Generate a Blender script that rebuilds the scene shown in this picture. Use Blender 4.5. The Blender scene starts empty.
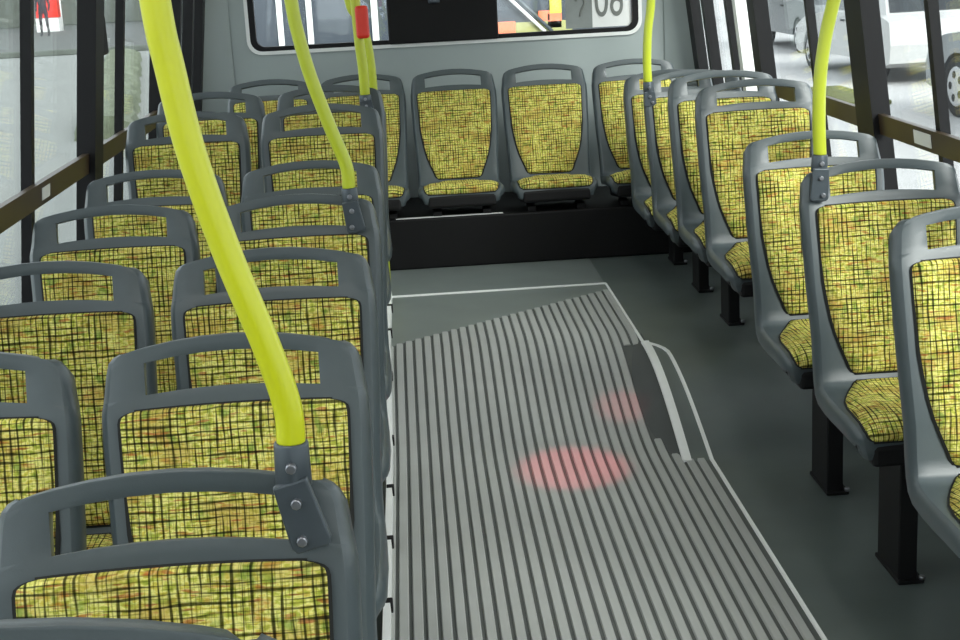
import bpy, bmesh, math, random
from mathutils import Vector, Matrix
random.seed(7)
S = bpy.context.scene
COL = S.collection

# ------------------------------------------------------------------ camera
F_PX, PITCH, YAW, ROLL = 1430.7, 0.2483, 0.0409, 0.054
CAM = Vector((0, 0, 1.65))
FW = Vector((math.sin(YAW)*math.cos(PITCH), math.cos(YAW)*math.cos(PITCH), -math.sin(PITCH)))
RT = Vector((math.cos(YAW), -math.sin(YAW), 0))
UP = RT.cross(FW)
CR, SR = math.cos(ROLL), math.sin(ROLL)
RT2 = RT*CR - UP*SR
UP2 = RT*SR + UP*CR
cd = bpy.data.cameras.new('camera'); cam = bpy.data.objects.new('camera', cd); COL.objects.link(cam)
cd.sensor_width = 36; cd.lens = F_PX/960*36; cd.clip_start = .05; cd.clip_end = 500
m = Matrix((RT2, UP2, -FW)).transposed().to_4x4(); m.translation = CAM
cam.matrix_world = m
S.camera = cam

def ray(u, v):
    return FW + RT2*((u-480)/F_PX) - UP2*((v-320)/F_PX)
def at_y(u, v, y):
    r = ray(u, v); return CAM + r*(y/r.y)
def at_z(u, v, z):
    r = ray(u, v); return CAM + r*((z-CAM.z)/r.z)

# ------------------------------------------------------------------ world and exposure
w = bpy.data.worlds.new('sky'); S.world = w; w.use_nodes = True
bg = w.node_tree.nodes['Background']
bg.inputs[0].default_value = (.93, .97, 1, 1); bg.inputs[1].default_value = 2.6
sd = bpy.data.lights.new('sun', 'SUN'); sd.energy = 7; sd.angle = math.radians(30); sd.color = (1, .97, .92)
sun = bpy.data.objects.new('sun', sd); COL.objects.link(sun); sun.rotation_euler = Vector((-.42, .74, -.50)).to_track_quat('-Z', 'Y').to_euler()
S.view_settings.view_transform = 'Standard'; S.view_settings.look = 'None'
S.view_settings.gamma = 1; S.view_settings.exposure = 0.0

# ------------------------------------------------------------------ materials
def new_mat(name):
    m = bpy.data.materials.new(name); m.use_nodes = True
    nt = m.node_tree; b = nt.nodes['Principled BSDF']
    return m, nt, b
def srgb(r, g, b):
    f = lambda c: ((c/255+.055)/1.055)**2.4 if c > 10 else c/255/12.92
    return (f(r), f(g), f(b), 1)
def plain(name, col, rough=.5, metal=0, var=.12, scale=30, bump=0, spec=.5):
    m, nt, b = new_mat(name)
    b.inputs['Roughness'].default_value = rough; b.inputs['Metallic'].default_value = metal
    b.inputs['Specular IOR Level'].default_value = spec
    tc = nt.nodes.new('ShaderNodeTexCoord'); n = nt.nodes.new('ShaderNodeTexNoise')
    n.inputs['Scale'].default_value = scale; n.inputs['Detail'].default_value = 4
    nt.links.new(tc.outputs['Object'], n.inputs['Vector'])
    mx = nt.nodes.new('ShaderNodeMix'); mx.data_type = 'RGBA'
    mx.inputs['A'].default_value = tuple(c*(1-var) for c in col[:3])+(1,)
    mx.inputs['B'].default_value = tuple(min(1, c*(1+var)) for c in col[:3])+(1,)
    nt.links.new(n.outputs['Fac'], mx.inputs['Factor'])
    nt.links.new(mx.outputs['Result'], b.inputs['Base Color'])
    if bump:
        bp = nt.nodes.new('ShaderNodeBump'); bp.inputs['Strength'].default_value = bump; bp.inputs['Distance'].default_value = .002
        n2 = nt.nodes.new('ShaderNodeTexNoise'); n2.inputs['Scale'].default_value = 400
        nt.links.new(tc.outputs['Object'], n2.inputs['Vector'])
        nt.links.new(n2.outputs['Fac'], bp.inputs['Height']); nt.links.new(bp.outputs['Normal'], b.inputs['Normal'])
    return m
def emit(name, col, s):
    m, nt, b = new_mat(name)
    b.inputs['Base Color'].default_value = col; b.inputs['Emission Color'].default_value = col; b.inputs['Emission Strength'].default_value = s
    return m
def glass(name, tint=(.93, .96, .96), refl=.06):
    m = bpy.data.materials.new(name); m.use_nodes = True; nt = m.node_tree
    nt.nodes.remove(nt.nodes['Principled BSDF'])
    t = nt.nodes.new('ShaderNodeBsdfTransparent'); t.inputs[0].default_value = tint+(1,)
    g = nt.nodes.new('ShaderNodeBsdfGlossy'); g.inputs['Roughness'].default_value = .03
    mx = nt.nodes.new('ShaderNodeMixShader'); fr = nt.nodes.new('ShaderNodeLayerWeight'); fr.inputs[0].default_value = .15
    mu = nt.nodes.new('ShaderNodeMath'); mu.operation = 'MULTIPLY_ADD'; mu.inputs[1].default_value = .35; mu.inputs[2].default_value = refl
    nt.links.new(fr.outputs['Fresnel'], mu.inputs[0]); nt.links.new(mu.outputs[0], mx.inputs[0])
    nt.links.new(t.outputs[0], mx.inputs[1]); nt.links.new(g.outputs[0], mx.inputs[2])
    nt.links.new(mx.outputs[0], nt.nodes['Material Output'].inputs[0])
    return m

def fabric(name):
    """woven yellow-green moquette: mottled patches under broken dark threads, laid out in metres by UV"""
    m, nt, b = new_mat(name); N = nt.nodes; L = nt.links
    b.inputs['Roughness'].default_value = .85; b.inputs['Specular IOR Level'].default_value = .15
    uv = N.new('ShaderNodeUVMap'); oi = N.new('ShaderNodeObjectInfo')
    off = N.new('ShaderNodeVectorMath'); off.operation = 'SCALE'; off.inputs[0].default_value = (7.3, 3.1, 0)
    L.new(oi.outputs['Random'], off.inputs['Scale'])
    add = N.new('ShaderNodeVectorMath'); add.operation = 'ADD'; L.new(uv.outputs[0], add.inputs[0]); L.new(off.outputs[0], add.inputs[1])
    def mapn(sx, sy, detail=2, ox=0):
        mp = N.new('ShaderNodeMapping'); mp.inputs['Scale'].default_value = (sx, sy, 1); mp.inputs['Location'].default_value = (ox, ox*.7, 0)
        L.new(add.outputs[0], mp.inputs[0]); n = N.new('ShaderNodeTexNoise'); n.inputs['Scale'].default_value = 1; n.inputs['Detail'].default_value = detail
        L.new(mp.outputs[0], n.inputs['Vector']); return n.outputs['Fac']
    def ramp(src, stops):
        r = N.new('ShaderNodeValToRGB'); L.new(src, r.inputs[0]); e = r.color_ramp.elements
        e[0].position, e[0].color = stops[0]; e[1].position, e[1].color = stops[-1]
        for p, c in stops[1:-1]:
            k = e.new(p); k.color = c
        return r.outputs[0]
    def mul(a, bb, fac=1.):
        mx = N.new('ShaderNodeMix'); mx.data_type = 'RGBA'; mx.blend_type = 'MULTIPLY'; mx.inputs['Factor'].default_value = fac
        L.new(a, mx.inputs['A']); L.new(bb, mx.inputs['B']); return mx.outputs['Result']
    def mixc(fac, a, bb):
        mx = N.new('ShaderNodeMix'); mx.data_type = 'RGBA'; L.new(fac, mx.inputs['Factor']); L.new(a, mx.inputs['A'])
        if hasattr(bb, 'node'): L.new(bb, mx.inputs['B'])
        else: mx.inputs['B'].default_value = bb
        return mx.outputs['Result']
    base = ramp(mapn(70, 110, 3), [(.30, srgb(148, 160, 58)), (.42, srgb(196, 196, 82)), (.52, srgb(236, 230, 142)), (.62, srgb(214, 198, 84)), (.72, srgb(174, 180, 68))])
    orange = ramp(mapn(22, 60, 3, 5.), [(.58, (0, 0, 0, 1)), (.70, (.7, .7, .7, 1))])
    base = mixc(orange, base, srgb(190, 104, 44))
    brown = ramp(mapn(9, 14, 2, 31.), [(.48, (0, 0, 0, 1)), (.66, (.6, .6, .6, 1))])
    base = mixc(brown, base, srgb(186, 150, 74))
    green = ramp(mapn(40, 30, 3, 11.), [(.56, (0, 0, 0, 1)), (.68, (.7, .7, .7, 1))])
    base = mixc(green, base, srgb(112, 150, 60))
    red = ramp(mapn(25, 130, 2, 21.), [(.60, (0, 0, 0, 1)), (.66, (.65, .65, .65, 1))])
    base = mixc(red, base, srgb(170, 60, 40))
    # threads: slightly wandering dark warp and weft lines, broken and of uneven weight
    sep = N.new('ShaderNodeSeparateXYZ'); L.new(add.outputs[0], sep.inputs[0])
    def mth(op, a, bb=None, c3=None):
        q = N.new('ShaderNodeMath'); q.operation = op
        for i, v in enumerate((a, bb, c3)):
            if v is None: continue
            if hasattr(v, 'node'): L.new(v, q.inputs[i])
            else: q.inputs[i].default_value = v
        return q.outputs[0]
    def threads(axis, freq, wob, wmin, wmax, seed, along):
        sx, sy = (38, 12) if axis == 'X' else (12, 38)
        wobn = mapn(sx, sy, 1, seed)
        ph = mth('MULTIPLY_ADD', wobn, wob, mth('MULTIPLY', sep.outputs[axis], freq))
        d = mth('ABSOLUTE', mth('SUBTRACT', mth('FRACT', ph), .5))          # 0 on a thread
        a, b_ = (freq*1.0, along) if axis == 'X' else (along, freq*1.0)
        wn = mapn(a, b_, 1, seed+4.)
        mr = N.new('ShaderNodeMapRange'); L.new(wn, mr.inputs[0]); mr.inputs[1].default_value = .38; mr.inputs[2].default_value = .62
        mr.inputs[3].default_value = wmin; mr.inputs[4].default_value = wmax
        lo = mth('SUBTRACT', d, mr.outputs[0])
        return mth('MULTIPLY', lo, 9.)        # <0 dark, >1 clear
    def dark(v, K):
        return ramp(v, [(0., K), (1., (1, 1, 1, 1))])
    K = (.05, .055, .02, 1)
    c = mul(base, dark(threads('X', 84, .75, -.05, .13, 3., 9), K), .92)
    c = mul(c, dark(threads('Y', 80, .75, -.05, .12, 9., 9), K), .9)
    c = mul(c, dark(threads('X', 190, 1., -.12, .16, 15., 25), (.3, .31, .13, 1)), .6)
    c = mul(c, dark(threads('Y', 190, 1., -.12, .16, 19., 25), (.3, .31, .13, 1)), .6)
    L.new(c, b.inputs['Base Color'])
    bp = N.new('ShaderNodeBump'); bp.inputs['Strength'].default_value = .25; bp.inputs['Distance'].default_value = .001
    L.new(c, bp.inputs['Height']); L.new(bp.outputs[0], b.inputs['Normal'])
    return m

M = {}
M['plastic'] = plain('slate_plastic', srgb(70, 79, 82), .36, bump=.08, var=.05)
M['black'] = plain('black_plastic', (.006, .006, .0065, 1), .6, spec=.25)
M['frame'] = plain('black_frame', (.006, .006, .007, 1), .5, spec=.25)
M['rubber'] = plain('black_piping', (.008, .009, .008, 1), .8)
M['fabric'] = fabric('moquette')
M['yellow'] = plain('yellow_paint', srgb(206, 212, 30), .28, var=.03)
M['lime'] = plain('lime_yellow_paint', srgb(192, 204, 50), .28, var=.03)
M['bracket'] = plain('grey_cast_metal', srgb(74, 82, 88), .4, .3, var=.1)
M['bolt'] = plain('bolt_steel', srgb(150, 152, 158), .3, .8)
M['mat'] = plain('mat_groove', srgb(74, 78, 76), .6, var=.2, scale=9)
M['skirt'] = plain('dark_rubber_skirt', srgb(58, 62, 61), .6, var=.15, scale=9)
M['rib'] = plain('mat_rib', srgb(164, 166, 163), .5, var=.12, scale=5)
M['sidefloor'] = plain('vinyl_floor', srgb(84, 93, 91), .42, var=.22, scale=6, bump=.1)
M['rearfloor'] = plain('vinyl_floor_rear', srgb(112, 120, 117), .42, var=.15, scale=6, bump=.1)
M['silver'] = plain('aluminium_trim', srgb(238, 240, 238), .4, 0, var=.06)
M['wall'] = plain('grey_panel', srgb(158, 168, 167), .45, var=.05, scale=4)
M['wallside'] = plain('side_panel', srgb(120, 126, 128), .5, var=.05)
M['ceiling'] = plain('ceiling_panel', srgb(225, 226, 222), .5, var=.03)
M['white'] = plain('white_paint', srgb(228, 230, 228), .4, var=.03)
M['brown'] = plain('brown_rail', srgb(60, 47, 31), .4, var=.25, scale=12)
M['glass'] = glass('window_glass')
M['red'] = plain('red_button', srgb(225, 52, 34), .35, var=.05)

# ------------------------------------------------------------------ helpers
def link(name, me, mat, parent=None, loc=None):
    o = bpy.data.objects.new(name, me); COL.objects.link(o)
    if mat and not me.materials: me.materials.append(mat)
    if parent: o.parent = parent
    if loc: o.location = loc
    return o
def tag(o, label, cat, group=None, kind=None):
    o['label'] = label; o['category'] = cat
    if group: o['group'] = group
    if kind: o['kind'] = kind
    return o
def struct(o, label=None):
    o['kind'] = 'structure'
    if label: o['label'] = label
    return o
def empty(name, loc=(0, 0, 0), rz=0):
    o = bpy.data.objects.new(name, None); COL.objects.link(o); o.location = loc; o.rotation_euler = (0, 0, rz); o.empty_display_size = .1
    return o
def mesh(name, V, Fc, smooth=False):
    me = bpy.data.meshes.new(name); me.from_pydata([tuple(v) for v in V], [], Fc); me.update()
    if smooth:
        for p in me.polygons: p.use_smooth = True
    return me
def fin(bm, name, smooth=False):
    bmesh.ops.recalc_face_normals(bm, faces=bm.faces)
    me = bpy.data.meshes.new(name); bm.to_mesh(me); bm.free()
    if smooth:
        for p in me.polygons: p.use_smooth = True
    return me
def box(name, a, b, bev=0., seg=2):
    bm = bmesh.new(); bmesh.ops.create_cube(bm, size=1)
    a, b = Vector(a), Vector(b)
    for v in bm.verts: v.co = Vector(((a[i]+b[i])/2 + v.co[i]*(b[i]-a[i]) for i in range(3)))
    if bev: bmesh.ops.bevel(bm, geom=bm.edges[:], offset=bev, segments=seg, affect='EDGES', profile=.5)
    return fin(bm, name)
def prism(name, pts, ext, bev=0.):
    """closed 3D polygon pts extruded along vector ext"""
    bm = bmesh.new(); vs = [bm.verts.new(p) for p in pts]; f = bm.faces.new(vs)
    r = bmesh.ops.extrude_face_region(bm, geom=[f])
    bmesh.ops.translate(bm, vec=ext, verts=[g for g in r['geom'] if isinstance(g, bmesh.types.BMVert)])
    if bev: bmesh.ops.bevel(bm, geom=bm.edges[:], offset=bev, segments=2, affect='EDGES', profile=.5)
    return fin(bm, name)
def cyl(name, p0, p1, r, n=20, r2=None, bev=0.):
    p0, p1 = Vector(p0), Vector(p1); d = p1-p0
    bm = bmesh.new(); bmesh.ops.create_cone(bm, cap_ends=True, segments=n, radius1=r, radius2=r if r2 is None else r2, depth=d.length)
    if bev: bmesh.ops.bevel(bm, geom=[e for e in bm.edges if abs(e.verts[0].co.z-e.verts[1].co.z) < 1e-6], offset=bev, segments=2, affect='EDGES', profile=.5)
    q = Vector((0, 0, 1)).rotation_difference(d.normalized())
    for v in bm.verts: v.co = q @ v.co + (p0+p1)/2
    me = fin(bm, name)
    for p in me.polygons: p.use_smooth = len(p.vertices) == 4
    return me
def cat_rom(P, t):
    n = len(P)-1; t = max(0, min(n-1e-6, t)); i = int(t); f = t-i
    p0, p1, p2, p3 = P[max(i-1, 0)], P[i], P[i+1], P[min(i+2, n)]
    return [.5*((2*b)+(-a+c)*f+(2*a-5*b+4*c-d)*f*f+(-a+3*b-3*c+d)*f**3) for a, b, c, d in zip(p0, p1, p2, p3)]
def tube(name, pts, r, n=16, per=8):
    P = [tuple(p) for p in pts]; C = [Vector(cat_rom(P, i/per)) for i in range((len(P)-1)*per+1)]
    V, Fc = [], []; prev = None
    for i, c in enumerate(C):
        d = (C[min(i+1, len(C)-1)]-C[max(i-1, 0)]).normalized()
        a = Vector((0, 1, 0)).cross(d)
        if a.length < .1: a = Vector((1, 0, 0)).cross(d)
        a.normalize(); b = d.cross(a)
        for k in range(n):
            t = 2*math.pi*k/n; V.append(c+a*(r*math.cos(t))+b*(r*math.sin(t)))
    for i in range(len(C)-1):
        for k in range(n):
            Fc.append((i*n+k, i*n+(k+1) % n, (i+1)*n+(k+1) % n, (i+1)*n+k))
    Fc.append(tuple(reversed(range(n)))); Fc.append(tuple((len(C)-1)*n+k for k in range(n)))
    me = mesh(name, V, Fc, True)
    return me
def interp(tab, k):
    for (a, x), (b, y) in zip(tab, tab[1:]):
        if k <= b: 
            f = (k-a)/(b-a); return x+(y-x)*f
    return tab[-1][1]

# ------------------------------------------------------------------ floor
YF, YR = -2.6, 7.62          # front and rear of the saloon
ZP = .19                     # height of the raised rear floor
def sm(t): t = max(0, min(1, t)); return t*t*(3-2*t)
def z_aisle(y): return ZP*sm((y-4.42)/1.05)**1.2
def z_side(y):
    t = max(0, min(1, (y-4.42)/.78)); return ZP*math.sin(math.pi/2*t)
def strip(name, xs, ys, zf, dz=0., smooth=True):
    V = [(x(y) if callable(x) else x, y, zf(y)+dz) for y in ys for x in xs]; n = len(xs)
    Fc = [(j*n+i, j*n+i+1, (j+1)*n+i+1, (j+1)*n+i) for j in range(len(ys)-1) for i in range(n-1)]
    return mesh(name, V, Fc, smooth)
def frange(a, b, n): return [a+(b-a)*i/n for i in range(n+1)]
YS = [YF, 1, 3, 4.0, 4.3] + frange(4.42, 6.3, 32) + [6.8, YR]
floor = struct(link('floor', strip('floor', [.83, 1.2, 1.56], YS, z_side), M['sidefloor']), 'dark grey vinyl floor with a ribbed aisle mat and a ramp up to the rear')
link('left_floor', strip('left_floor', [-1.12, -.6, -.15], YS, z_aisle), M['sidefloor'], floor)
mat = link('aisle_mat', strip('aisle_mat', [-.15, .3, .83], [y for y in YS if y <= 6.26], z_aisle), M['mat'], floor)
link('aisle_mat_edge', strip('aisle_mat_edge', [.83, .92], [YF, 1, 3, 4.0, 4.43], lambda y: .0015), M['mat'], floor)
link('rear_floor', strip('rear_floor', [-.15, .3, .83], [6.24, 6.8, YR], lambda y: ZP+.001), M['rearfloor'], floor)
# smooth patch of floor in front of the rear seam, cut off on the slant
sl = lambda x: 5.40+(x+.15)*.76           # where the ribs end
P = [(-.15, sl(-.15)), (.3, sl(.3)), (.80, sl(.80)), (.83, 6.24), (-.15, 6.24)]
V = []; Fc = []
nx, ny = 14, 10
for i in range(nx+1):
    x = -.15+.98*i/nx
    for j in range(ny+1):
        y = min(sl(x), 6.24)+(6.25-min(sl(x), 6.24))*j/ny; V.append((x, y, z_aisle(y)+.002))
for i in range(nx):
    for j in range(ny):
        a = i*(ny+1)+j; Fc.append((a, a+ny+1, a+ny+2, a+1))
link('smooth_floor_patch', mesh('smooth_floor_patch', V, Fc, True), M['rearfloor'], floor)
def skirt_x(y):
    t = max(0, min(1, (y-4.42)/.95)); return .835-.085*math.sin(math.pi*t)**.8
# ribs of the aisle mat
pitch = .0365; k = 0; x = -.135
while x < .905:
    yend = min(sl(x), 6.2)
    for y in frange(4.42, 5.4, 60):
        if skirt_x(y) < x+.005: yend = y+.025; break
    segs = [(YF, yend)]
    if yend < 5.4 and x < .815: segs.append((5.28, min(sl(x), 6.2)))
    for ya, yend in segs:
        ys = [ya]+[y for y in [1, 3, 4, 4.3]+frange(4.42, 5.5, 30)+[5.8] if ya+.01 < y < yend-.01]+[yend]
        V, Fc = [], []
        for y in ys:
            z = z_aisle(y)+.0015
            for dx, dz in ((-.0135, 0), (-.0105, .0045), (.0105, .0045), (.0135, 0)): V.append((x+dx, y, z+dz))
        for j in range(len(ys)-1):
            for i in range(3): Fc.append((j*4+i, j*4+i+1, j*4+i+5, j*4+i+4))
        e = (len(ys)-1)*4; Fc += [(0, 3, 2, 1), (e, e+1, e+2, e+3)]
        link('rib', mesh('rib', V, Fc), M['rib'], mat)
    x += pitch; k += 1
# skirt between the aisle and the steeper side ramp
ys = frange(4.42, 5.37, 32); V, Fc = [], []
for y in ys:
    zt, zb = z_side(y)+.004, z_aisle(y)
    xb = skirt_x(y)
    for t in (0, .25, .5, .75, 1):
        V.append((.845+(xb-.845)*t**1.5, y, zt+(zb-zt)*t**.9))
for j in range(len(ys)-1):
    for i in range(4): Fc.append((j*5+i, j*5+i+1, (j+1)*5+i+1, (j+1)*5+i))
link('ramp_skirt', mesh('ramp_skirt', V, Fc, True), M['skirt'], floor)
# aluminium trims
def trim(n, cx, wd, h, ys, zf, label):
    V, Fc = [], []
    for y in ys:
        c = cx(y) if callable(cx) else cx; ww = wd(y) if callable(wd) else wd; z = zf(y)
        V += [(c-ww/2, y, z), (c-ww/2+.002, y, z+h), (c+ww/2-.002, y, z+h), (c+ww/2, y, z)]
    for j in range(len(ys)-1):
        for i in range(3): Fc.append((j*4+i, j*4+i+1, j*4+i+5, j*4+i+4))
    e = (len(ys)-1)*4; Fc += [(0, 3, 2, 1), (e, e+1, e+2, e+3)]
    return struct(link('trim_%d' % n, mesh('trim', V, Fc), M['silver']), label)
trim(1, .84, .032, .008, frange(4.42, 5.24, 20), z_side, 'thick bright aluminium strip along the curved ramp edge')
trim(2, .833, .012, .006, frange(5.24, 6.26, 6), z_side, 'thin bright seam strip along the raised rear floor edge')
trim(3, lambda y: .922-(.02*max(0, (y-4.42)/.8)) - .05*max(0, (y-5.08)/.14)**2, .014, .006, [YF, 0, 2, 3.5, 4.3]+frange(4.42, 5.22, 20), z_side, 'thin bright strip along the right edge of the aisle and over the ramp')
struct(link('trim_4', box('trim', (-.15, 6.25, ZP), (.835, 6.275, ZP+.006), .001), M['silver']), 'thin bright seam strip across the aisle before the rear bench')
t5 = trim(5, -.142, .022, .035, [YF, 0, 2, 3.5, 4.3]+frange(4.75, 6.26, 10), z_aisle, 'aluminium edge strip beside the left seats')
for i in range(9):
    y = 2.6+i*.42; link('clip', box('clip', (-.150, y, z_aisle(y)+.0), (-.126, y+.028, z_aisle(y)+.038), .003), M['black'], t5)

# ------------------------------------------------------------------ side walls, windows
LEAN = .123
def wx(s, z):      # inner face of a side wall; s=-1 left, +1 right
    base = 1.08 if s < 0 else 1.52
    return s*(base - LEAN*(z-1.05))
ZS, ZH, ZC = .72, 2.0, 2.3      # glass bottom, glass top, ceiling
posts = {-1: [(4.03, .035, 'm'), (4.75, .13, 'p'), (5.37, .03, 'm'), (6.12, .13, 'p'), (6.72, .05, 'f'), (7.12, .05, 'f'), (7.50, .09, 'f'), (2.6, .13, 'p'), (3.3, .035, 'm'), (1.2, .035, 'm'), (.3, .13, 'p'), (-1.0, .13, 'p')],
         1: [(4.02, .035, 'm'), (4.58, .17, 'p'), (5.27, .03, 'm'), (5.97, .12, 'p'), (6.36, .06, 'w'), (6.58, .06, 'f'), (7.10, .06, 'f'), (7.46, .12, 'f'), (3.3, .17, 'p'), (2.6, .035, 'm'), (1.6, .17, 'p'), (.3, .035, 'm'), (-1.0, .17, 'p')]}
nwin = 0
for s, side in ((-1, 'left'), (1, 'right')):
    def quad_wall(y0, y1, z0, z1, t=.05, inset=0.):
        a = [Vector((wx(s, z0)-s*inset, y0, z0)), Vector((wx(s, z0)-s*inset, y1, z0)), Vector((wx(s, z1)-s*inset, y1, z1)), Vector((wx(s, z1)-s*inset, y0, z1))]
        return prism('w', a, Vector((s*t, 0, 0)))
    wall = struct(link('wall_'+side, box('w', (wx(s, ZS)-0, YF, -.1), (wx(s, ZS)+s*.06, YR, ZS)), M['wallside']), 'grey lower side panel of the bus under the %s windows' % side)
    link('header', quad_wall(YF, YR, ZH, ZC), M['wallside'], wall)
    link('window_ledge', quad_wall(YF, YR, ZS-.01, ZS+.03, .05, .012), M['frame'], wall)
    ps = sorted(posts[s])
    for (y, wd, kd) in ps:
        if kd == 'p':
            link('pillar', quad_wall(y-wd/2, y+wd/2, ZS, ZH, .06, .05), M['frame'], wall)
        elif kd == 'f':
            link('corner_frame', quad_wall(y-wd/2, y+wd/2, ZS, ZH, .05, .02), M['frame'], wall)
        elif kd == 'w':
            link('white_post', quad_wall(y-wd/2, y+wd/2, ZS, ZH, .05, .03), M['white'], wall)
    edges = [YF]+[y for y, wd, kd in ps if kd != 'm']+[YR]
    for y0, y1 in zip(edges, edges[1:]):
        nwin += 1
        win = struct(link('window_%d' % nwin, quad_wall(y0, y1, ZH-.05, ZH, .03, .005), M['frame']), 'side window of the bus in a black frame')
        link('pane', quad_wall(y0+.01, y1-.01, ZS+.02, ZH-.02, .006, -.012), M['glass'], win)
        for y, wd, kd in ps:
            if kd == 'm' and y0 < y < y1: link('mullion', quad_wall(y-wd/2, y+wd/2, ZS, ZH, .03, .012), M['frame'], win)
    # guard rail across the panes
    gy1 = 6.12 if s < 0 else 6.0
    rail = link('guard_rail', quad_wall(.3, gy1, 1.035, 1.10, .02, .03), M['brown'])
    tag(rail, 'dark brown guard rail across the %s side windows' % side, 'rail')
    def sticker(y, y1, z0, z1): link('sticker', quad_wall(y, y1, z0, z1, .002, .033), M['white'], rail)
    if s < 0: sticker(4.05, 4.14, 1.05, 1.085)
    else: sticker(4.03, 4.17, 1.048, 1.088)
# latch box on the left pillar
lb = link('latch_box', box('latch', (-1.045, 4.80, 1.40), (-.985, 4.90, 1.53), .01), M['black']); tag(lb, 'small black latch box on the left window pillar', 'latch')

# ------------------------------------------------------------------ rear wall with window
def rrect(x0, x1, z0, z1, r, n=6):
    pts = []
    for cx, cz, a0 in ((x1-r, z1-r, 0), (x0+r, z1-r, 90), (x0+r, z0+r, 180), (x1-r, z0+r, 270)):
        for i in range(n+1):
            a = math.radians(a0+90*i/n); pts.append((cx+r*math.cos(a), cz+r*math.sin(a)))
    return pts
WX0, WX1, WZ0, WZ1 = -.80, 1.225, 1.232, 1.95
YW = 7.6
def ring_mesh(name, outer, inner, y0, y1):
    n = len(outer); V = []
    for y in (y0, y1):
        V += [(x, y, z) for x, z in outer]+[(x, y, z) for x, z in inner]
    Fc = []
    for i in range(n):
        j = (i+1) % n
        Fc += [(i, j, n+j, n+i), (2*n+i, 3*n+i, 3*n+j, 2*n+j), (n+i, n+j, 3*n+j, 3*n+i), (i, 2*n+i, 2*n+j, j)]
    return mesh(name, V, Fc)
inner = rrect(WX0, WX1, WZ0, WZ1, .06)
def wall_edge(x, z):
    # push an inner point out to the wall's outline
    cx, cz = .21, 1.55; dx, dz = x-cx, z-cz; best = 9
    for tx in ((-1.13-cx)/dx if dx < 0 else 9, (1.57-cx)/dx if dx > 0 else 9, (ZC-cz)/dz if dz > 0 else 9, (-.1-cz)/dz if dz < 0 else 9):
        if tx > 0: best = min(best, tx)
    return (cx+dx*best, cz+dz*best)
outer = [wall_edge(x, z) for x, z in inner]
# add exact corners by snapping the closest ring point
for c in ((-1.13, -.1), (1.57, -.1), (-1.13, ZC), (1.57, ZC)):
    i = min(range(len(outer)), key=lambda i: (outer[i][0]-c[0])**2+(outer[i][1]-c[1])**2); outer[i] = c
wr = struct(link('wall_rear', ring_mesh('wall_rear', outer, inner, YW, YW+.06), M['wall']), 'pale grey rear wall of the bus around the back window')
nwin += 1
rw = struct(link('window_%d' % nwin, ring_mesh('wf', inner, rrect(WX0+.03, WX1-.03, WZ0+.022, WZ1-.03, .045), YW-.008, YW+.03), M['frame']), 'wide rear window with rounded corners in a black seal')
link('bright_surround', ring_mesh('bs', rrect(WX0-.018, WX1+.018, WZ0-.018, WZ1+.018, .075), inner, YW-.012, YW), M['white'], rw)
link('pane', box('pane', (WX0+.01, YW+.018, WZ0+.01), (WX1-.01, YW+.024, WZ1-.01)), M['glass'], rw)
# corner panels beside the rear wall
for s, xa in ((-1, -.90), (1, 1.36)):
    link('corner_panel', prism('cp', [Vector((wx(s, .1), 7.46, 0)), Vector((wx(s, 2.2), 7.46, ZC)), Vector((xa, YW-.01, ZC)), Vector((xa, YW-.01, 0))], Vector((0, .02, 0))), M['wall'], wr)
pan = link('black_panel', box('bp', (-.085, YW-.03, WZ0-.0), (.487, YW+.015, WZ1-.02), .008), M['black']); tag(pan, 'black panel over the middle of the rear window', 'panel')
link('small_fitting', box('sf', (.13, YW-.045, 1.43), (.19, YW-.03, 1.50), .006), M['bracket'], pan)

# number sticker on the rear glass, mirrored as it faces out
num = link('route_sticker', box('ns', (.985, YW+.010, WZ0+.028), (1.19, YW+.016, 1.62), .0), M['white']); tag(num, 'white route number sticker on the rear window', 'sticker')
def text_mesh(txt, size, name):
    c = bpy.data.curves.new(name, 'FONT'); c.body = txt; c.size = size; c.extrude = .001; c.align_x = 'CENTER'
    o = bpy.data.objects.new(name, c); COL.objects.link(o)
    bpy.context.view_layer.update()
    me = bpy.data.meshes.new_from_object(o.evaluated_get(bpy.context.evaluated_depsgraph_get()))
    bpy.data.objects.remove(o); return me
M['digit'] = plain('grey_print', srgb(112, 116, 112), .6, var=.05)
tm = text_mesh('60', .20, 'digits')
for v in tm.vertices: v.co = (-v.co.x*.80, -v.co.z, v.co.y*1.25)
tm.flip_normals()
link('digits', tm, M['digit'], num, (1.075, YW+.008, 1.315))
greyp = link('grey_sticker', box('gs', (.845, YW+.010, WZ0+.028), (.985, YW+.016, 1.62)), plain('grey_film', srgb(128, 134, 132), .5)); tag(greyp, 'grey film sticker beside the route number on the rear window', 'sticker')
link('faint_mark', tube('fm', [(.90, YW+.009, 1.40), (.925, YW+.009, 1.425), (.945, YW+.009, 1.39), (.925, YW+.009, 1.345), (.92, YW+.009, 1.32)], .006, 8), M['digit'], greyp)

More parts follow.
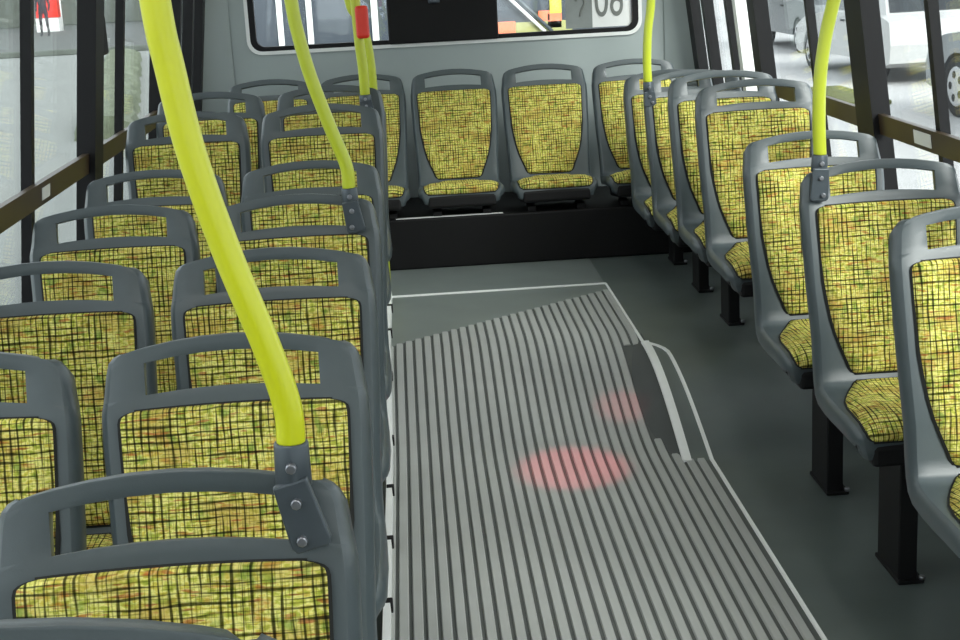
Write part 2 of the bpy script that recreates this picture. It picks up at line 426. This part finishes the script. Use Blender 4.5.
# ------------------------------------------------------------------ ceiling and front
ceil = struct(link('ceiling', box('c', (-1.12, YF, ZC), (1.57, YR+.05, ZC+.05)), M['ceiling']), 'white ceiling of the bus')
wf = struct(link('wall_front', box('c', (-1.14, YF-.05, -.1), (1.58, YF, .75)), M['wallside']), 'panel under the windscreen')
link('windscreen_header', box('c', (-1.14, YF-.05, 2.05), (1.58, YF, ZC)), M['wallside'], wf)
nwin += 1
ws = struct(link('window_%d' % nwin, box('c', (-1.13, YF-.04, .75), (-1.05, YF, 2.05)), M['frame']), 'windscreen behind the camera')
link('pane', box('c', (-1.06, YF-.03, .75), (1.5, YF-.024, 2.05)), M['glass'], ws)
M['tube'] = emit('lamp_diffuser', (1, .98, .94, 1), 2.)
for i, (x, yy) in enumerate([(xx, y) for xx in (-.55, .98) for y in (-1.2, 1.3, 3.8, 6.2)]):  # unseen strip lamps, added to help light the interior, weaker to the rear
    lm = empty('added_ceiling_lamp', (x, yy, ZC)); tag(lm, 'long white strip lamp added out of view on the bus ceiling for light', 'lamp', 'added ceiling strip lamps')
    link('housing', box('h', (-.09, -.62, -.02), (.09, .62, 0), .008), M['white'], lm)
    link('diffuser', box('d', (-.07, -.6, -.034), (.07, .6, -.02), .005), M['tube'], lm)
    ld = bpy.data.lights.new('strip', 'AREA'); ld.shape = 'RECTANGLE'; ld.size = .14; ld.size_y = 1.2; ld.energy = 6 if yy < 3 else 2; ld.color = (1, .98, .94)
    lo = bpy.data.objects.new('strip_light', ld); COL.objects.link(lo); lo.parent = lm; lo.location = (0, 0, -.04)
# unseen red lamps, added to throw the red patches on the aisle mat
for (x, y, e, sz) in ((.46, 4.42, 170, 11.), (.69, 4.86, 70, 6.)):
    il = empty('added_red_lamp', (x, y, ZC)); tag(il, 'unseen round red lamp added to throw red light, on the ceiling above the %s' % ('middle of the aisle' if x < .5 else 'curved ramp edge'), 'lamp', 'added red lamps')
    link('housing', cyl('h', (0, 0, -.03), (0, 0, 0), .035, 16), M['black'], il)
    link('lens', cyl('l', (0, 0, -.036), (0, 0, -.03), .024, 16), emit('red_lens', (1, .03, .04, 1), 2), il)
    ld = bpy.data.lights.new('red_beam', 'SPOT'); ld.energy = e; ld.color = (1, .12, .16); ld.spot_size = math.radians(sz); ld.spot_blend = .6; ld.shadow_soft_size = .02
    lo = bpy.data.objects.new('red_beam', ld); COL.objects.link(lo); lo.parent = il; lo.location = (0, 0, -.04)

# ------------------------------------------------------------------ seats
PROF = [(-.450, .425), (-.457, .468), (-.41, .494), (-.28, .496), (-.152, .500), (-.113, .537), (-.10, .63), (-.066, .78), (-.032, .92), (-.018, .975), (-.010, 1.003), (.002, 1.058), (.006, 1.083)]
HWT = [(0, .185), (1, .20), (2, .21), (3, .212), (4, .208), (5, .203), (6, .205), (7, .213), (8, .217), (9, .2165), (10, .214), (11, .207), (11.5, .201), (11.8, .193), (12, .182)]
def prof(k):
    y, z = cat_rom(PROF, k); return y, z
def pnorm(k):
    a, b = prof(max(0, k-.05)), prof(min(12, k+.05)); ty, tz = b[0]-a[0], b[1]-a[1]; l = math.hypot(ty, tz)
    return (-tz/l, ty/l)           # towards the sitter / up
def spt(k, c, off=0., hw=None):
    """point of the seat surface: profile parameter k, across position c (-1..1)"""
    h = interp(HWT, k) if hw is None else hw
    y, z = prof(k); ny, nz = pnorm(k)
    x = c*h
    cc = x/.215
    dz = -.034*cc*cc*sm((k-8.)/3.5)
    bow = .016*cc*cc*(1-sm((k-9.5)/2.5)*.6) if k > 3 else .016*cc*cc
    return Vector((x, y+ny*(off+bow), z+nz*(off+bow)+dz))
def arc_len(n=240):
    T = [0.]
    for i in range(n):
        a, b = prof(12*i/n), prof(12*(i+1)/n); T.append(T[-1]+math.hypot(a[0]-b[0], a[1]-b[1]))
    return T
AL = arc_len()
def arcs(k): return AL[min(240, int(round(k/12*240)))]

def make_shell():
    ks = [0, .5, 1, 1.4, 2, 2.5, 3, 3.5, 4, 4.4, 4.8, 5.3, 6, 6.5, 7, 7.5, 8, 8.5, 9, 9.5, 10, 10.35, 10.7, 11, 11.5, 11.8, 12]
    cs = [-1.0, -.985, -.93, -.80, -.655, -.44, -.22, 0, .22, .44, .655, .80, .93, .985, 1.0]
    bm = bmesh.new(); G = []
    for k in ks:
        row = []
        for c in cs:
            lip = 0.
            a = abs(c)
            if a > .99: lip = -.045
            elif a > .98: lip = -.018
            elif a > .92: lip = -.002
            if k >= 11.5: lip *= .5
            # keep the slot's edges straight
            h = interp(HWT, k)
            cc = c
            if k >= 9.9:
                xx = a*.214 if a <= .66 else .655*.214+(a-.655)/.345*(h-.655*.214)
                cc = math.copysign(xx/h, c)
            p = spt(k, cc, lip)
            row.append(bm.verts.new(p))
        G.append(row)
    for i in range(len(ks)-1):
        for j in range(len(cs)-1):
            if 10-1e-6 <= ks[i] and ks[i+1] <= 11+1e-6 and -.66 <= cs[j] and cs[j+1] <= .66: continue
            bm.faces.new((G[i][j], G[i][j+1], G[i+1][j+1], G[i+1][j]))
    me = fin(bm, 'shell')
    # normals must point to the sitter
    if me.polygons[len(me.polygons)//2].normal.y > 0: me.flip_normals()
    o = bpy.data.objects.new('tmp', me); COL.objects.link(o)
    so = o.modifiers.new('s', 'SOLIDIFY'); so.thickness = .02; so.offset = -1
    bv = o.modifiers.new('b', 'BEVEL'); bv.width = .004; bv.segments = 2; bv.limit_method = 'ANGLE'; bv.angle_limit = math.radians(50)
    bpy.context.view_layer.update()
    m2 = bpy.data.meshes.new_from_object(o.evaluated_get(bpy.context.evaluated_depsgraph_get()))
    bpy.data.objects.remove(o)
    for p in m2.polygons: p.use_smooth = True
    m2.name = 'seat_shell'
    return m2
def make_cushion(name, rows, puff, base=.0, n=13, expand=0., edge_pow=6):
    """rows: (k, half width); a padded panel lying on the shell"""
    V, Fc, UVs = [], [], []
    R = len(rows)
    for i, (k, hw) in enumerate(rows):
        te = min(i, R-1-i)/3.0
        fe = min(1, te)
        for j in range(n):
            c = -1+2*j/(n-1)
            h = base+puff*(1-abs(c)**edge_pow)*(1-(1-fe)**3) if puff else base
            p = spt(k, c, h, hw)
            # move along the surface for rounded corners is in hw
            V.append(p); UVs.append((c*hw, arcs(k)))
    for i in range(R-1):
        for j in range(n-1): Fc.append((i*n+j, i*n+j+1, (i+1)*n+j+1, (i+1)*n+j))
    # skirt down to the shell
    ring = [j for j in range(n)]+[i*n+n-1 for i in range(1, R)]+[(R-1)*n+j for j in range(n-2, -1, -1)]+[i*n for i in range(R-2, 0, -1)]
    b0 = len(V)
    for q in ring:
        i, j = divmod(q, n); k, hw = rows[i]; c = -1+2*j/(n-1)
        V.append(spt(k, c, -.004, hw)); UVs.append(UVs[q])
    m_ = len(ring)
    for a in range(m_):
        b = (a+1) % m_; Fc.append((ring[b], ring[a], b0+a, b0+b))
    me = mesh(name, V, Fc, True)
    uvl = me.uv_layers.new(name='UVMap')
    for lp in me.loops: uvl.data[lp.index].uv = UVs[lp.vertex_index]
    bm = bmesh.new(); bm.from_mesh(me); bmesh.ops.recalc_face_normals(bm, faces=bm.faces); bm.to_mesh(me); bm.free()
    return me
BACK = [(5.02, .098), (5.06, .106), (5.2, .113), (5.5, .122), (5.8, .135), (6.1, .149), (6.4, .160), (6.7, .168), (7.0, .174), (7.4, .178), (7.8, .180), (8.2, .181), (8.5, .181), (8.7, .179), (8.83, .174), (8.92, .166), (8.98, .154)]
PAN = [(1.0, .160), (1.08, .168), (1.25, .174), (1.6, .178), (2.0, .180), (2.4, .180), (2.8, .178), (3.2, .168), (3.5, .152), (3.8, .135), (4.1, .120), (4.4, .110), (4.6, .104), (4.66, .098)]
def grow(rows, d, dk):
    out = [(rows[0][0]-dk, rows[0][1]+d*.6)]+[(k, h+d*(1 if k < 7.3 else .6)) for k, h in rows]+[(rows[-1][0]+dk, rows[-1][1]+d*.6)]
    return out
ME = dict(shell=make_shell(),
          back=make_cushion('back_cushion', BACK, .013, .004), pan=make_cushion('seat_cushion', PAN, .022, .004),
          backp=make_cushion('piping', grow(BACK, .0075, .07), .0, .003), panp=make_cushion('piping', grow(PAN, .0045, .07), .0, .003),
          under=box('underframe', (-.165, -.468, .405), (.165, -.14, .462), .012))
def seat_proto():
    t = empty('bus_seat')
    link('shell', ME['shell'], M['plastic'], t)
    a = link('back_cushion', ME['back'], M['fabric'], t); link('piping', ME['backp'], M['rubber'], a)
    a = link('seat_cushion', ME['pan'], M['fabric'], t); link('piping', ME['panp'], M['rubber'], a)
    link('underframe', ME['under'], M['black'], t)
    return t
PROTO = seat_proto()
def copy_tree(o, parent=None):
    c = o.copy(); COL.objects.link(c); c.parent = parent
    for ch in list(o.children): copy_tree(ch, c)
    return c
def place_seat(x, y, dz, label, group, leg=None, rz=0.):
    t = copy_tree(PROTO)
    t.location = (x, y, dz); t.rotation_euler = (0, 0, rz); tag(t, label, 'seat', group)
    return t
def add_leg(t, y0, y1, ztop, zf, wd=.045):
    """pedestal plate under the pan; y offsets from the shoulder line, zf world floor height"""
    dz = t.location.z; zb = zf-dz
    l = link('leg', box('leg', (-wd/2, y0, zb), (wd/2, y1, ztop), .004), M['black'], t)
    f = link('foot', box('foot', (-wd/2-.003, y0-.012, zb), (wd/2+.016, y1+.012, zb+.012), .003), M['black'], t)
    for yy in (y0-.008, y1+.008): link('bolt', cyl('bolt', (wd/2+.01, yy, zb+.012), (wd/2+.01, yy, zb+.022), .008, 6), M['bolt'], t)

XA, XW, XR = -.3126, -.7818, 1.2236
ORD = ['first', 'second', 'third', 'fourth', 'fifth', 'sixth', 'seventh']
seats = {}
A = [(1.60, 0), (2.243, 0), (2.957, 0), (3.669, 0), (4.315, 0), (5.044, .10), (5.70, .11)]
al = ['nearest left aisle seat, carrying the thick yellow pole on its corner', 'second aisle seat from the front on the left, behind the thick yellow pole',
      'third aisle seat on the left, with no pole, just ahead of the pole seat', 'fourth aisle seat on the left, with a curved lime pole on its corner',
      'fifth aisle seat on the left, just behind the curved lime pole', 'sixth aisle seat on the left, on the raised rear floor', 'rearmost left aisle seat, below the pole with the red button']
for i, (y, dz) in enumerate(A):
    t = place_seat(XA, y, dz, al[i], 'left aisle seats'); seats['A', i] = t
    add_leg(t, -.33, -.13, .41, z_aisle(y-.2))
t = place_seat(XA, .93, .130, 'seat top edge just showing at the bottom left corner', 'left aisle seats'); add_leg(t, -.33, -.13, .41, 0)
wl = ['front window seat on the left, cut by the left edge of the picture', 'second window seat on the left, partly cut by the picture edge', 'third window seat on the left, wholly in view beside the guard rail',
      'fourth window seat on the left, close behind the third', 'fifth window seat on the left, on the raised rear floor', 'rearmost window seat on the left, mostly behind the thick yellow pole']
for i, (y, dz) in enumerate(A[1:]):
    t = place_seat(XW, y, dz, wl[i], 'left window seats'); seats['W', i] = t
    add_leg(t, -.33, -.13, .41, z_aisle(y-.2))
Rr = [(2.957, 0, None), (3.669, 0, None), (4.315, 0, None), (5.044, .10, None), (5.58, .09, None), (6.16, .05, None), (6.74, .01, None)]
rl = ['nearest single seat on the right, cut by the right edge of the picture', 'second single seat on the right, with a curved yellow pole on its corner', 'third single seat on the right, just behind the yellow pole',
      'fourth single seat on the right, first on the raised floor', 'fifth single seat on the right, between the raised first one and the pole seat', 'sixth single seat on the right, with the far lime pole', 'rearmost single seat on the right, touching the rear bench row']
for i, (y, dz, _) in enumerate(Rr):
    t = place_seat(XR, y, dz, rl[i], 'right single seats'); seats['R', i] = t
    if i < 3: add_leg(t, -.26, -.09, .41, 0, .05)
    elif i == 3: link('wall_arm', box('wall_arm', (-.1, -.32, .37), (.30, -.22, .41), .006), M['black'], t)
    else: add_leg(t, -.17, -.03, .42, z_side(y-.1), .045)
bl = ['leftmost seat of the rear bench row, half hidden by left seats', 'second rear bench seat, behind the pole with the red button', 'middle rear bench seat, its whole front in view facing the aisle', 'rear bench seat right of the middle one, under the black panel edge', 'rightmost rear bench seat, partly hidden by right seats']
for i in range(5):
    t = place_seat(-.6895+.457*i, 7.118, .04, bl[i], 'rear bench seats'); seats['B', i] = t; t.rotation_euler.x = -.13; t.scale.y = .8
def drop(o):
    for ch in list(o.children): drop(ch)
    bpy.data.objects.remove(o)
drop(PROTO)
# bench base under the rear row
bb = empty('bench_base', (0, 6.83, ZP)); tag(bb, 'black box base under the rear bench seats', 'bench base')
link('box', box('bb', (-.92, .0, 0), (1.36, .66, .25), .01), M['black'], bb)
link('lit_edge_strip', box('es', (-.1, .01, .25), (.42, .03, .253)), M['silver'], bb)  # silver strip stands in for light catching the top edge of the box
for i in range(5):
    for dx in (-.12, .12):
        link('support', box('su', (-.6895+.457*i+dx-.02, .02, .25), (-.6895+.457*i+dx+.02, .12, .275), .003), M['black'], bb)

# ------------------------------------------------------------------ grab poles with brackets
def pole(name, label, pix, y, r, mat, zf=None, plate=None, side=1, top=None, bolts=True):
    """pix: points of the tube from its foot upward, on the plane at depth y"""
    pts = [at_y(u, v, y) for u, v in pix]
    if zf is not None: pts = [Vector((pts[0].x, y, zf)), Vector((pts[0].x, y, (zf+pts[0].z)/2))]+pts
    if top: pts += [Vector(p) for p in top]
    o = pts[0].copy()
    t = empty(name, o); tag(t, label, 'pole', 'yellow grab poles')
    link('tube', tube('tube', [p-o for p in pts], r), mat, t)
    if plate:
        (u0, v0), (u1, v1) = plate                    # sleeve bottom, plate bottom
        a = at_y(u0, v0, y)-o; b = at_y(u1, v1, y)-o
        br = link('bracket', cyl('br', a, (pts[1]-pts[0])*.02, r*1.28, 20, r*1.2, .003), M['bracket'], t)
        d = (b-a); L_ = d.length; dn = d.normalized(); sx = dn.cross(Vector((0, 1, 0))).normalized(); wd = r*1.45
        q = [a-dn*.012+sx*wd*.85, a-dn*.012-sx*wd*.85, b-sx*wd+dn*-.008, b-sx*wd*.8, b+sx*wd*.8, b+sx*wd-dn*.008]
        pl = link('mounting_plate', prism('mp', [p+Vector((0, -.022, 0)) for p in q], Vector((0, .012, 0)), .003), M['bracket'], t)
        if bolts:
            for p in (a*.45, a+d*.18, b-dn*.016+sx*(-wd*.35*side)):
                yy = -.022 if p is not None else 0
                if p == a*.45: yy = -r*1.2
                link('bolt', cyl('bolt', p+Vector((0, yy-.007, 0)), p+Vector((0, yy+.002, 0)), .0065, 8, bev=.0015), M['bolt'], t)
    return t, pts, o
pole('grab_pole', 'thick bright yellow pole curving up from the nearest left seat', [(291, 442), (287, 405), (266, 345), (228, 255), (192, 155), (169, 65), (155, 0)], 1.575, .0168, M['yellow'],
     plate=((294, 486), (315, 543)), side=1, top=[(-.275, 1.58, 1.85), (-.275, 1.58, 2.3)])
pole('grab_pole', 'curved lime yellow pole on the fourth left aisle seat', [(349, 188), (346, 165), (330, 127), (310, 75), (297, 30), (291, 0)], 3.645, .0168, M['lime'],
     plate=((351, 205), (357, 231)), top=[(-.30, 3.65, 1.85), (-.30, 3.65, 2.3)])
t, pts, o = pole('grab_pole', 'lime pole with a red stop button on the rearmost left seat', [(365, 95), (363, 70), (359, 40), (355, 0)], 5.68, .0195, M['lime'], plate=((366, 103), (369, 118)), top=[(-.195, 5.68, 1.85), (-.195, 5.68, 2.3)])
p = at_y(361, 22, 5.66)-o
link('stop_button', box('sb', p+Vector((-.020, -.035, -.062)), p+Vector((.030, .012, .062)), .012, 3), M['red'], t)
pole('grab_pole', 'lime pole standing on the rear floor behind the red button pole', [(375, 120), (370, 60), (361, 20), (349, 0)], 6.45, .021, M['lime'], zf=ZP, top=[(-.26, 6.45, 1.9), (-.26, 6.45, 2.3)])
pole('grab_pole', 'curved yellow pole on the second right single seat', [(820, 155), (819, 120), (820, 80), (825, 40), (834, 0)], 3.645, .0168, M['lime'],
     plate=((819, 172), (817, 200)), side=-1, top=[(1.15, 3.65, 1.75), (1.17, 3.65, 2.3)])
pole('grab_pole', 'short lime pole on the sixth right single seat', [(648, 82), (647, 60), (648, 30), (651, 0)], 6.14, .0185, M['lime'],
     plate=((649, 94), (650, 106)), side=-1, top=[(1.06, 6.14, 1.75), (1.06, 6.14, 2.3)])

# ------------------------------------------------------------------ outside
ZG = -.35
M['ground'] = plain('pale_concrete', srgb(130, 134, 131), .8, var=.1, scale=.6)
M['asphalt'] = plain('asphalt', srgb(182, 182, 182), .8, var=.06, scale=.5)
gr = struct(link('ground', mesh('g', [(-120, -40, ZG), (1.9, -40, ZG), (1.9, 160, ZG), (-120, 160, ZG)], [(0, 1, 2, 3)]), M['ground']), 'pale paved ground outside the bus')
link('road', mesh('g', [(1.9, -40, ZG), (140, -40, ZG), (140, 160, ZG), (1.9, 160, ZG)], [(0, 1, 2, 3)]), M['asphalt'], gr)

M['tyre'] = plain('tyre', (.012, .012, .013, 1), .8); M['rim'] = plain('rim', srgb(190, 192, 195), .35, .6)
M['carglass'] = plain('car_glass', (.02, .025, .03, 1), .08, var=.02)
M['lamp'] = plain('car_lamp', srgb(225, 228, 230), .15)
def make_car(loc, rz, paint, label):
    t = empty('parked_car', loc, rz); tag(t, label, 'car', 'parked cars')
    # length along +y (front at +y)
    prof_ = [(-2.05, .30), (-2.08, .55), (-2.02, .86), (-1.75, .93), (-1.30, .95), (.55, .95), (1.0, .90), (1.65, .82), (1.98, .70), (2.08, .50), (2.05, .28)]
    bot = []
    for cy in (1.32, -1.30):
        bot += [(cy+.36*math.cos(a), .30+.36*math.sin(a)) for a in [math.radians(d) for d in range(0, 181, 20)]]
    pts = prof_+[(1.75, .22)]+bot[:10]+bot[10:]+[(-1.75, .22)]
    bm = bmesh.new(); rows = []
    for x, k in ((-.86, .97), (-.80, 1.), (.80, 1.), (.86, .97)):
        rows.append([bm.verts.new((x, y, .3+(z-.3)*k)) for y, z in pts])
    n = len(pts)
    for a, b in zip(rows, rows[1:]):
        for i in range(n): bm.faces.new((a[i], a[(i+1) % n], b[(i+1) % n], b[i]))
    for r in (rows[0], rows[-1]): bmesh.ops.triangle_fill(bm, edges=[e for e in bm.edges if e.verts[0] in r and e.verts[1] in r], use_beauty=True)
    link('body', fin(bm, 'body'), paint, t)
    cab = [(-1.70, .92, .78), (-1.15, 1.38, .62), (-.5, 1.45, .60), (.15, 1.42, .60), (.98, .90, .76)]
    V = []; 
    for y, z, hw in cab: V += [(-hw, y, z), (hw, y, z)]
    low = [(-1.70, .80), (.98, .80)]
    V += [(-.80, -1.70, .88), (.80, -1.70, .88), (-.80, .98, .86), (.80, .98, .86)]
    Fc = [(2*i, 2*i+1, 2*i+3, 2*i+2) for i in range(4)]
    Fc += [(0, 2, 4, 6, 8, 12, 10), (1, 11, 13, 9, 7, 5, 3)]
    c = link('cabin', mesh('cabin', V, Fc), paint, t)
    for s in (-1, 1):
        for q in (((-1.25, .97), (-1.0, 1.30), (-.45, 1.37), (-.42, .97)), ((-.34, .97), (-.37, 1.37), (.08, 1.35), (.72, .95))):
            P = []
            for y, z in q:
                hw = .79-(z-.9)/.53*.175
                P.append(Vector((s*(hw+.004), y, z)))
            link('side_window', prism('sw', P, Vector((s*.006, 0, 0))), M['carglass'], c)
    link('windscreen', mesh('wsn', [(-.60, .22, 1.385), (.60, .22, 1.385), (.72, .93, .945), (-.72, .93, .945)], [(0, 1, 2, 3)]), M['carglass'], c)
    link('rear_window', mesh('rwn', [(-.60, -1.20, 1.35), (.60, -1.20, 1.35), (.72, -1.66, .96), (-.72, -1.66, .96)], [(3, 2, 1, 0)]), M['carglass'], c)
    for s in (-1, 1):
        for cy in (1.32, -1.30):
            wl_ = link('wheel', cyl('wheel', (s*.66, cy, .31), (s*.86, cy, .31), .31, 24, bev=.03), M['tyre'], t)
            link('rim', cyl('rim', (s*.85, cy, .31), (s*.868, cy, .31), .20, 20, bev=.01), M['rim'], wl_)
            for a in range(5):
                th = a*2*math.pi/5; link('rim_hole', cyl('rh', (s*.866, cy+.12*math.cos(th), .31+.12*math.sin(th)), (s*.871, cy+.12*math.cos(th), .31+.12*math.sin(th)), .04, 10), M['tyre'], wl_)
        link('headlamp', box('hl', (s*.72-.1, 1.88, .58), (s*.72+.1, 2.03, .72), .03), M['lamp'], t)
        link('door_handle', box('dh', (s*.862-.012, -.25, .80), (s*.862+.012, -.08, .83), .004), M['frame'], t)
    link('bumper', box('bu', (-.84, 1.95, .28), (.84, 2.12, .48), .04), paint, t)
    return t
M['silver_car'] = plain('silver_car_paint', srgb(134, 139, 142), .25, .3, var=.03)
M['white_car'] = plain('white_car_paint', srgb(186, 187, 186), .25, var=.02)
M['grey_car'] = plain('grey_car_paint', srgb(84, 91, 95), .25, .3, var=.03)
M['teal_car'] = plain('teal_car_paint', srgb(92, 118, 114), .25, .2, var=.03)
make_car((6.95, 13.95, ZG), 0, M['silver_car'], 'silver car parked nearest the bus, front wheel at right edge').scale = (1.08, 1.26, 1.1)
make_car((7.3, 21.4, ZG), .04, M['white_car'], 'white car parked ahead of the nearest silver car')
make_car((8.0, 27.5, ZG), 0, M['grey_car'], 'grey car parked beyond the white car')
make_car((11.2, 25.0, ZG), 0, M['silver_car'], 'silver car in the second row behind the white car')
make_car((12.3, 33.0, ZG), .05, M['teal_car'], 'teal car in the second row far from the bus')
make_car((10.4, 37.5, ZG), 0, M['white_car'], 'white car farthest along the road')

# vehicle standing behind the bus, seen low through the rear window
M['busdark'] = plain('dark_windscreen', srgb(70, 76, 84), .2, var=.3, scale=3)
M['orange'] = plain('orange_panel', srgb(226, 120, 84), .5, var=.1); M['yel2'] = plain('yellow_panel', srgb(214, 206, 70), .5, var=.1); M['olive'] = plain('olive_panel', srgb(150, 150, 96), .5, var=.2)
pb = empty('parked_bus', (.2, 10, ZG)); tag(pb, 'bus standing behind, its windscreen showing through the rear window', 'bus')
link('body', box('b', (-1.3, .02, .3), (1.5, 6, 3.0), .06), M['white'], pb)
link('windscreen', box('b', (-1.22, -.01, 1.30), (1.42, .04, 2.7), .02), M['busdark'], pb)
for x0, x1 in ((-1.06, -1.02), (-.86, -.82), (-.42, -.375)):
    link('white_pillar', box('b', (x0, -.03, 1.48), (x1, 0, 2.6), .006), M['white'], pb)
for (x0, x1, z0, z1, mt) in ((.43, .56, 1.42, 1.56, 'orange'), (.56, .95, 1.42, 1.55, 'olive'), (.72, .80, 1.55, 1.62, 'orange'), (.80, .88, 1.60, 1.78, 'yel2'), (.78, .88, 1.50, 1.60, 'orange')):
    link('dash_panel', box('b', (x0, -.03, z0), (x1, -.012, z1), .003), M[mt], pb)
for dx in (0, .05): link('wiper', cyl('wp', (.46+dx, -.05, 1.78), (.76+dx, -.05, 1.48), .012, 8), M['bracket'] if dx else M['silver'], pb)
for s in (-1, 1): link('wheel', cyl('wheel', (s*1.0+.1, 1.6, .48), (s*1.3+.1, 1.6, .48), .48, 24), M['tyre'], pb)

M['verge'] = plain('verge_grass', srgb(92, 98, 52), .9, var=.4, scale=4)
vg = link('verge', box('vg', (5.3, 17.2, ZG), (5.85, 19.3, ZG+.06), .02), M['verge']); tag(vg, 'olive grass verge beside the nearest parked car', 'verge')
M['road'] = plain('dark_road', srgb(88, 92, 90), .8, var=.2, scale=.4)
link('far_road', mesh('g', [(-60, 40.4, ZG+.01), (-6, 40.4, ZG+.01), (-6, 66, ZG+.01), (-60, 66, ZG+.01)], [(0, 1, 2, 3)]), M['road'], gr)
# left side: far pavement edge, hedge, wall, person, stall
M['stone'] = plain('dark_stone', srgb(92, 98, 92), .9, var=.4, scale=3)
M['hedge'] = plain('hedge_green', srgb(104, 112, 92), .9, var=.5, scale=6)
def hedge(label, a, b, wd, h, mat, name='hedge'):
    a, b = Vector(a), Vector(b); d = (b-a); n = int(d.length/.35)+2; sd = Vector((-d.y, d.x, 0)).normalized()
    V, Fc = [], []; K = 9
    for i in range(n):
        c = a+d*i/(n-1)
        for k in range(K):
            t = math.pi*k/(K-1); r = 1+random.uniform(-.12, .12)
            V.append(c+sd*(math.cos(t)*wd/2*r)+Vector((0, 0, math.sin(t)**.6*h*r)))
    for i in range(n-1):
        for k in range(K-1): Fc.append((i*K+k, i*K+k+1, (i+1)*K+k+1, (i+1)*K+k))
    Fc += [tuple(range(K)), tuple(reversed([(n-1)*K+k for k in range(K)]))]
    return tag(link(name, mesh(name, V, Fc), mat), label, name)
hedge('low dark planted bank along the pavement on the left', (-3.9, 18.5, ZG), (-6.9, 36, ZG), .8, .3, M['hedge'])
far = link('boundary_wall', box('bw', (-40, 66, ZG), (-8, 66.5, 2.4), .05), M['stone']); tag(far, 'dark boundary wall far off on the left', 'wall')
kb = link('kerb', box('kb', (-30, 40, ZG), (-7, 40.4, ZG+.15), .03), M['stone']); tag(kb, 'dark kerb across the pavement on the left', 'kerb')
st = empty('stall', (-14.1, 59, ZG)); tag(st, 'red and white stall standing far off on the left', 'stall')
link('counter', box('c', (-.45, -.3, 0), (.45, .3, .55), .02), M['white'], st); link('front_panel', box('c', (-.40, -.33, .55), (.46, .3, 1.25), .02), M['red'], st); link('roof', box('c', (-.7, -.5, 1.9), (.7, .5, 2.0), .02), M['white'], st)
for s in (-1, 1): link('post', cyl('p', (s*.6, -.35, 0), (s*.6, -.35, 1.9), .03, 8), M['white'], st)

def person(loc, label):
    J = {'pel': (0, 0, .95), 'che': (0, 0, 1.30), 'nec': (0, 0, 1.47), 'hed': (0, -.02, 1.60), 'top': (0, -.01, 1.72),
         'ls': (-.19, 0, 1.40), 'le': (-.24, .02, 1.13), 'lw': (-.23, -.08, .90), 'rs': (.19, 0, 1.40), 're': (.25, .02, 1.13), 'rw': (.22, -.08, .90),
         'lh': (-.10, 0, .90), 'lk': (-.12, -.02, .50), 'la': (-.13, .02, .08), 'lt': (-.14, -.16, .04), 'rh': (.10, 0, .90), 'rk': (.12, -.05, .50), 'ra': (.13, .02, .08), 'rt': (.14, -.16, .04)}
    R = {'pel': .15, 'che': .16, 'nec': .06, 'hed': .095, 'top': .07, 'ls': .075, 'le': .05, 'lw': .04, 'rs': .075, 're': .05, 'rw': .04, 'lh': .10, 'lk': .07, 'la': .05, 'lt': .04, 'rh': .10, 'rk': .07, 'ra': .05, 'rt': .04}
    E_ = [('pel', 'che'), ('che', 'nec'), ('nec', 'hed'), ('hed', 'top'), ('che', 'ls'), ('ls', 'le'), ('le', 'lw'), ('che', 'rs'), ('rs', 're'), ('re', 'rw'), ('pel', 'lh'), ('lh', 'lk'), ('lk', 'la'), ('la', 'lt'), ('pel', 'rh'), ('rh', 'rk'), ('rk', 'ra'), ('ra', 'rt')]
    ks = list(J); me = bpy.data.meshes.new('person'); me.from_pydata([J[k] for k in ks], [(ks.index(a), ks.index(b)) for a, b in E_], [])
    o = bpy.data.objects.new('tmp', me); COL.objects.link(o)
    md = o.modifiers.new('s', 'SKIN'); sv = me.skin_vertices[0].data
    for i, k in enumerate(ks): sv[i].radius = (R[k], R[k]*.8)
    sv[0].use_root = True
    o.modifiers.new('u', 'SUBSURF').levels = 2
    bpy.context.view_layer.update()
    m2 = bpy.data.meshes.new_from_object(o.evaluated_get(bpy.context.evaluated_depsgraph_get())); bpy.data.objects.remove(o)
    for p in m2.polygons: p.use_smooth = True
    return tag(link('person', m2, plain('dark_clothes', (.02, .02, .025, 1), .8), None, loc), label, 'person')
person((-13.2, 54.5, ZG), 'person in dark clothes standing far off on the left')
